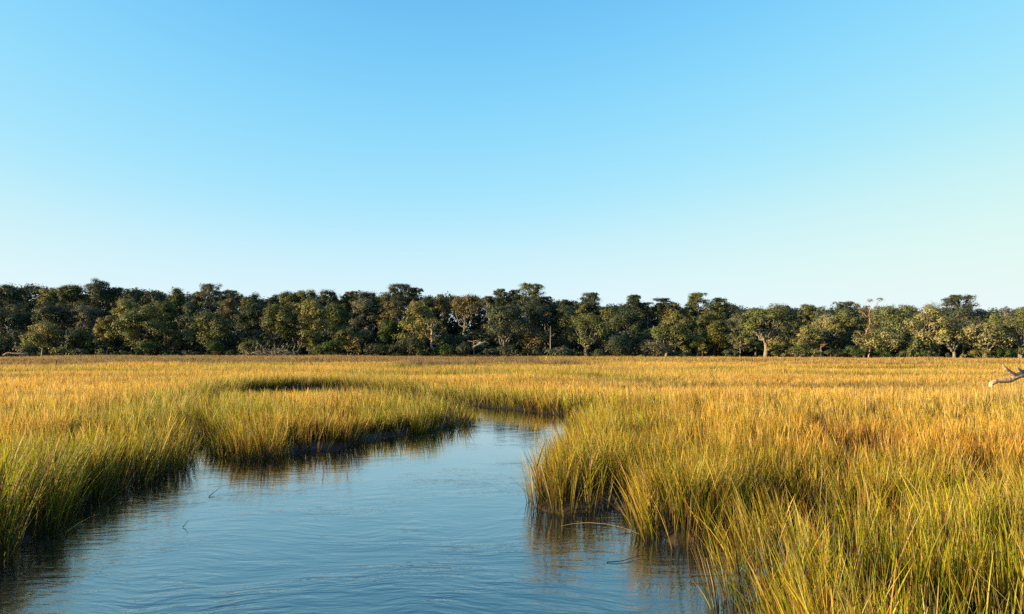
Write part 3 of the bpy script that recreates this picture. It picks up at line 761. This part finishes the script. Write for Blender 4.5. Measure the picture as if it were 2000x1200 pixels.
def forest():
    sd = 100
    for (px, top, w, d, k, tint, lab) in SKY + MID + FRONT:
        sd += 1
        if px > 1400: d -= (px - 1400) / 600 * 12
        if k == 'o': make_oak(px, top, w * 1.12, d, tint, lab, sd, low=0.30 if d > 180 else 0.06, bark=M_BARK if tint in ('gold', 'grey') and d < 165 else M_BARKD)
        elif k == 'p': make_pine(px, top, w * 1.05, d, tint, lab, sd, crown_h=0.30, nb=int(13 + w * 0.32), dome=w > 30, bark=M_BARK if tint != 'dark' else M_BARKD)
        elif k == 'f': make_oak(px, top, w * 1.1, d - 8, tint, lab, sd, low=0.55, bark=M_BARK, limbs=4, tr_vis=1.1)
        elif k == 's': make_oak(px, top, w * 1.1, d, tint, lab, sd, low=0.22, dens=0.85, bark=M_BARK, limbs=9, tr_vis=1.4)
        elif k == 'g': make_oak(px, top, w * 1.1, d, tint, lab, sd, low=0.22, dens=0.8, bark=M_BARK, limbs=10, tr_vis=1.5)
        elif k == 'c': make_oak(px, top, w, d, tint, lab, sd, low=0.1, dens=1.2, bark=M_BARKD, limbs=5, name='evergreen_tree')
    # snags and odd ones
    make_snag(1697, 586, 44, 150, 'thin tall pink stemmed tree with a sparse top above the skyline', 301, 12, M_BARKR, 'thin_tree', 'olive', thick=0.55)
    make_snag(843, 627, 40, 151, 'broken tree with a brightly lit cream trunk and few leaves', 302, 7, M_DRIFT, 'broken_tree', 'gold', thick=1.5)
    make_snag(1445, 648, 40, 151, 'thin snaggy tree with zigzag pale twigs left of the great oak', 303, 10, M_BARK, 'dead_tree', 'gold', thick=0.8)
    make_snag(925, 662, 30, 151, 'short reddish dead stump with one split top in the central shade', 304, 3, M_BARKR, 'dead_tree')
    make_snag(1075, 632, 16, 152, 'slim bare grey pole of a tree left of the sprawling oak', 305, 3, M_BARK, 'dead_tree', thick=0.7)
    make_snag(1603, 672, 26, 150, 'short bare pinkish snag beside the lit oak at right', 306, 6, M_BARKR, 'dead_tree', thick=0.8)
    make_snag(130, 640, 20, 155, 'slim bare stem in the shade right of the pale layered oak at left', 307, 4, M_BARK, 'dead_tree', thick=0.7)
    make_snag(1318, 668, 30, 152, 'bare grey twig tree low under the white forked oak', 308, 8, M_BARK, 'dead_tree', thick=0.7)
    # the curved white branch and the heap of dead branches
    rng = np.random.default_rng(5)
    b = Bag(); x0 = x_at(925, 150); z0 = ground_at(x0, 150)
    pts = [(925, 678), (936, 674), (946, 670), (955, 669)]
    def wpath(ps, d): return np.array([(x_at(a, d), d + 0.2 * i, height_at(c, d)) for i, (a, c) in enumerate(ps)])
    o = empty('fallen_branch', (x_at(925, 150), 150, z0))
    def local(p, root): return p - np.array(root.location)
    b.tube(local(wpath([(923, 682), (928, 676), (936, 673), (941, 671), (946, 668.5), (952, 669.5), (955, 672)], 150), o), np.array([.26, .24, .22, .2, .17, .13, .06]), 7, rng)
    b.build('branch', M_DRIFT, o, True)
    b = Bag(); b.tube(local(wpath([(938, 673.5), (943, 674), (948, 677)], 150.2), o), np.array([.13, .11, .04]), 6, rng); b.build('twig', M_DRIFT, o, True)
    tag(o, 'curved white dead branch arching out of the central shade', 'branch')
    o = empty('brush_pile', (x_at(530, 148), 148, ground_at(x_at(530, 148), 148)))
    b = Bag()
    for i in range(90):
        L = rng.uniform(1.2, 4.0); a = rng.uniform(0, np.pi); s = np.array((rng.normal(0, 2.2), rng.normal(0, 0.8), rng.uniform(0, 0.8)))
        e = s + np.array((math.cos(a) * L, rng.normal(0, .5), abs(math.sin(a)) * L * 0.85)); r0 = rng.uniform(0.035, 0.13)
        b.tube(curve(s, e, rng.uniform(-0.3, 0.3), rng, 6, 0.3), np.linspace(r0, 0.02, 6), 5, rng)
    b.build('dead_branches', M_BARK, o, True)
    tag(o, 'heap of bleached dead branches at the foot of the lit column of foliage', 'brush pile')
    o = empty('fallen_log', (x_at(30, 147), 147, ground_at(x_at(30, 147), 147)))
    b = Bag(); b.tube(local(wpath([(8, 695), (11, 692), (15, 690), (22, 691), (34, 691.5), (48, 692.5)], 147), o), np.array([.16, .2, .24, .24, .22, .18]), 7, rng); b.build('trunk', M_DRIFT, o, True)
    b = Bag(); b.tube(local(wpath([(46, 692), (50, 690), (53, 688.5)], 147), o), np.array([.14, .1, .04]), 5, rng)
    b.build('branch', M_DRIFT, o, True)
    tag(o, 'bleached fallen log lying at the meadow edge below the pale layered oak', 'log')
    # palmettos and bushes along the foot
    make_palm(605, 657, 34, 151, 'yellowish palmetto with upright fans below the two tall lit oaks', 401)
    make_palm(1372, 668, 26, 151, 'small palmetto at the foot of the rounded yellow olive oak', 402, 'yellow')
    make_palm(268, 684, 30, 149, 'low palmetto under the large spreading oak at left', 403, 'green')
    make_palm(1475, 664, 34, 150, 'bright green palmetto left of the great oak trunk', 404, 'green')
    make_palm(1648, 690, 22, 148, 'tiny yellow green palmetto at the meadow edge at right', 405, 'yellow')
    BU = [
     (50, 672, 34, 'grey', 'grey bush at the foot of the wood behind the fallen log'), (118, 675, 34, 'gold', 'small gold bush at the right foot of the pale layered oak'),
     (60, 668, 34, 'olive', 'olive bush leaning on the left side of the pale layered oak'), (165, 680, 40, 'dark', 'low dark bush under the dull brownish tree'),
     (200, 682, 24, 'gold', 'small cream tinged bush between dark bushes at left'), (235, 684, 40, 'dark', 'low dark bush left of the green palmetto'),
     (290, 667, 44, 'green', 'green bush beneath the large spreading oak at left'), (330, 682, 30, 'dark', 'dark bush beside the small round bronze tree'),
     (375, 684, 46, 'dark', 'dark bush between the bronze tree and the arch trunked oak'), (422, 668, 40, 'green', 'green bush at the foot of the arch trunked oak'),
     (455, 680, 36, 'dark', 'dark bush in the deep shade right of the arch trunked oak'), (492, 662, 42, 'olive', 'bush climbing the left foot of the lit column of foliage'),
     (485, 684, 26, 'gold', 'low tan bush left of the dead branch heap'), (570, 684, 26, 'green', 'small green bush right of the dead branch heap'),
     (622, 672, 40, 'olive', 'olive bush right of the yellowish palmetto'), (651, 662, 36, 'green', 'bright green bush between palmetto and leaning bronze tree'),
     (735, 668, 44, 'dark', 'dark bush below the bright green evergreen'), (775, 672, 44, 'dark', 'shaded bush right of the bright green evergreen'),
     (800, 655, 50, 'dark', 'tall shaded bush left of the cream trunked broken tree'), (832, 678, 36, 'green', 'green bush at the foot of the cream trunked broken tree'),
     (872, 672, 40, 'green', 'mixed green bush right of the cream trunked broken tree'), (905, 668, 36, 'dark', 'shaded upright bush left of the reddish stump'),
     (950, 682, 40, 'dark', 'dark bush below the curved white branch'), (985, 672, 50, 'dark', 'dark bush left of the round bronze tree'),
     (1050, 682, 36, 'dark', 'dark bush under the round bronze tree'), (1090, 674, 44, 'grey', 'grey green bush left of the sprawling oak trunk'),
     (1120, 682, 30, 'dark', 'small dark bush near the sprawling oak trunk'), (1168, 682, 36, 'dark', 'dark bush right of the sprawling oak trunk'),
     (1205, 655, 46, 'dark', 'tall dark bush right of the sprawling oak'), (1230, 680, 36, 'dark', 'low dark bush left of the broad grey bush'),
     (1275, 664, 62, 'grey', 'broad grey bush with pale twigs under the white forked oak'), (1330, 684, 36, 'dark', 'low dark bush right of the broad grey bush'),
     (1425, 680, 40, 'dark', 'dark bush at the foot of the snaggy zigzag tree'), (1540, 685, 30, 'bronze', 'low brown bush right of the great oak trunk'),
     (1560, 668, 40, 'olive', 'olive bush below the lit oak in front of the dark gap'), (1590, 688, 30, 'bronze', 'purplish brown bush beside the pinkish snag'),
     (1625, 680, 36, 'dark', 'dark bush below the lit mossy oak'), (1668, 676, 46, 'green', 'green bush under the low broad olive tree'),
     (1715, 682, 44, 'green', 'green bush below the mossy oak with tangled limbs'), (1768, 682, 40, 'olive', 'olive bush right of the tangled limb oak trunk'),
     (1805, 684, 40, 'green', 'low green bush under the tall twisting oak'), (1845, 688, 36, 'dark', 'dark bush left of the slim pale trunk'),
     (1882, 692, 16, 'gold', 'tiny tan bush right of the slim pale trunk'), (1915, 680, 44, 'yellow', 'yellowish bush at the roots of the low arching oak'),
     (1960, 680, 44, 'green', 'green bush between the last two oaks at right'), (2000, 678, 40, 'olive', 'olive bush cut by the right border of the picture'),
    ]
    for i, (px, top, w, tint, lab) in enumerate(BU):
        d = 150 - (max(px - 1400, 0) / 600 * 10)
        make_bush(px, top, w * 1.1, d, tint, lab, 500 + i)
    # the wood behind reads as one mass
    rng = np.random.default_rng(77); cr = Bag()
    sx = [s[0] for s in SKY]; order = np.argsort(sx); sx = np.array(sx)[order]; st = np.array([s[1] for s in SKY])[order]
    for i in range(4200):
        px = rng.uniform(-160, 2160); d = rng.uniform(190, 214)
        topz = height_at(np.interp(px, sx, np.convolve(np.pad(st, 2, 'edge'), np.ones(5) / 5, 'valid')) + 13 + 16 * (float(vnoise(px, 0, 26, 3)) - 0.5), d)
        z = rng.uniform(0.0, topz)
        rr = rng.uniform(1.2, 2.4); z = min(z, topz - rr * .5 + rng.normal(0, 0.35))
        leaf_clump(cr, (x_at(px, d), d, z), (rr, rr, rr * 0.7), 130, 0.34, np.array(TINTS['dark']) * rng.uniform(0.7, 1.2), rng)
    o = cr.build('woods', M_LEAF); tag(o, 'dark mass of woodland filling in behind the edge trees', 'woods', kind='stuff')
    cr = Bag()
    for i in range(2000):
        px = rng.uniform(-120, 2120); d = rng.uniform(158, 176); zt = rng.uniform(0.6, 6.5)
        rr = rng.uniform(0.8, 1.6)
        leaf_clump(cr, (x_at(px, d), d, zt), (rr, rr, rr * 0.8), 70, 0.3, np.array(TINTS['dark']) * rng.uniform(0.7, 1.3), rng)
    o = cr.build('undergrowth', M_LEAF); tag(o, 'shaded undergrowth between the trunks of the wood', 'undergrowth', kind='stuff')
forest()

# ------------------------------------------------------------------ driftwood at the right
def driftwood():
    rng = np.random.default_rng(9); d = 33.0
    x0 = x_at(1990, d); root = empty('driftwood_log', (x0, d, ground_at(x0, d)))
    def w(ps, dd=0.0): return np.array([(x_at(a, d + o + dd), d + o + dd, height_at(c, d + o + dd)) for (a, c, o) in ps]) - np.array(root.location)
    b = Bag()
    b.tube(w([(1929, 756, 0), (1931, 751, 0), (1937, 746, 0), (1945, 743.5, 0), (1958, 744.5, 0.1), (1970, 742, .1), (1982, 737, .2), (1993, 731, .3), (2010, 730, .4), (2050, 738, .6), (2110, 757, 1.0), (2180, 790, 1.2)]),
           np.array([.05, .09, .10, .095, .10, .12, .14, .18, .24, .27, .28, .27]), 9, rng)
    b.build('trunk', M_DRIFT, root, True)
    b = Bag(); b.tube(w([(1984, 736, .2), (1974, 730, .1), (1964, 723, 0), (1959, 717, -.1), (1956, 713, -.1)]), np.array([.10, .09, .075, .06, .035]), 8, rng)
    b.build('branch', M_DRIFT, root, True)
    b = Bag(); b.tube(w([(1996, 730, .3), (1989, 723, .2), (1982, 716, .1)]), np.array([.09, .06, .012]), 7, rng)
    b.build('broken_branch', M_DRIFT, root, True)
    b = Bag(); b.tube(w([(2000, 732, .3), (2004, 722, .3), (2020, 712, .3), (2050, 690, .3)]), np.array([.15, .13, .11, .05]), 7, rng)
    b.build('branch', M_DRIFT, root, True)
    b = Bag(); b.tube(w([(1931, 751, 0), (1934, 754, -.1), (1933, 757, -.15)]), np.array([.05, .045, .02]), 6, rng)
    b.build('twig', M_DRIFT, root, True)
    tag(root, 'bleached tan driftwood log with crooked branches lying above the grass', 'driftwood')
driftwood()

# ------------------------------------------------------------------ stalks lying on the water
def stalks():
    rng = np.random.default_rng(21)
    def stalk(pts, r, name, label, c=(0.55, 0.42, 0.2)):
        o = empty(name, (*pts[0][:2], 0)); p = np.array([(a, b_, z) for a, b_, z in pts]) - np.array((*pts[0][:2], 0))
        b = Bag(); v, f, cap = tube(p, np.linspace(r, r * 0.4, len(p)), 5, rng); b.add(v, f, np.tile(np.array(c) * 0.6, (len(v), 1)))
        m = b.build(name, M_GRASS, None, True); m.location = o.location; bpy.data.objects.remove(o)
        tag(m, label, 'stalk', 'loose reed stalks on the creek')
    def g(px, py, z): x, y = at(px, py, z); return (x, y, z)
    stalk([g(1095, 1028, .01), g(1120, 1023, .05), g(1150, 1021, .10), g(1185, 1024, .12), g(1220, 1032, .13), g(1250, 1044, .15)], .006, 'reed_stalk', 'long pale stalk arching over the water beside the right bank nook')
    stalk([g(408, 970, .01), g(418, 962, .05), g(430, 953, .10)], .010, 'reed_stalk', 'short dark stalk sticking out of the water off the left bank', (.05, .05, .03))
    stalk([g(357, 1030, .01), g(362, 1024, .05), g(368, 1016, .12)], .008, 'reed_stalk', 'tiny forked twig standing in the water below the left bank', (.05, .05, .03))
    stalk([g(1185, 1098, .01), g(1215, 1096, .02), g(1240, 1088, .03), g(1260, 1084, .04)], .008, 'reed_stalk', 'thin dark twig floating before the bottom right reeds', (.05, .05, .03))
stalks()
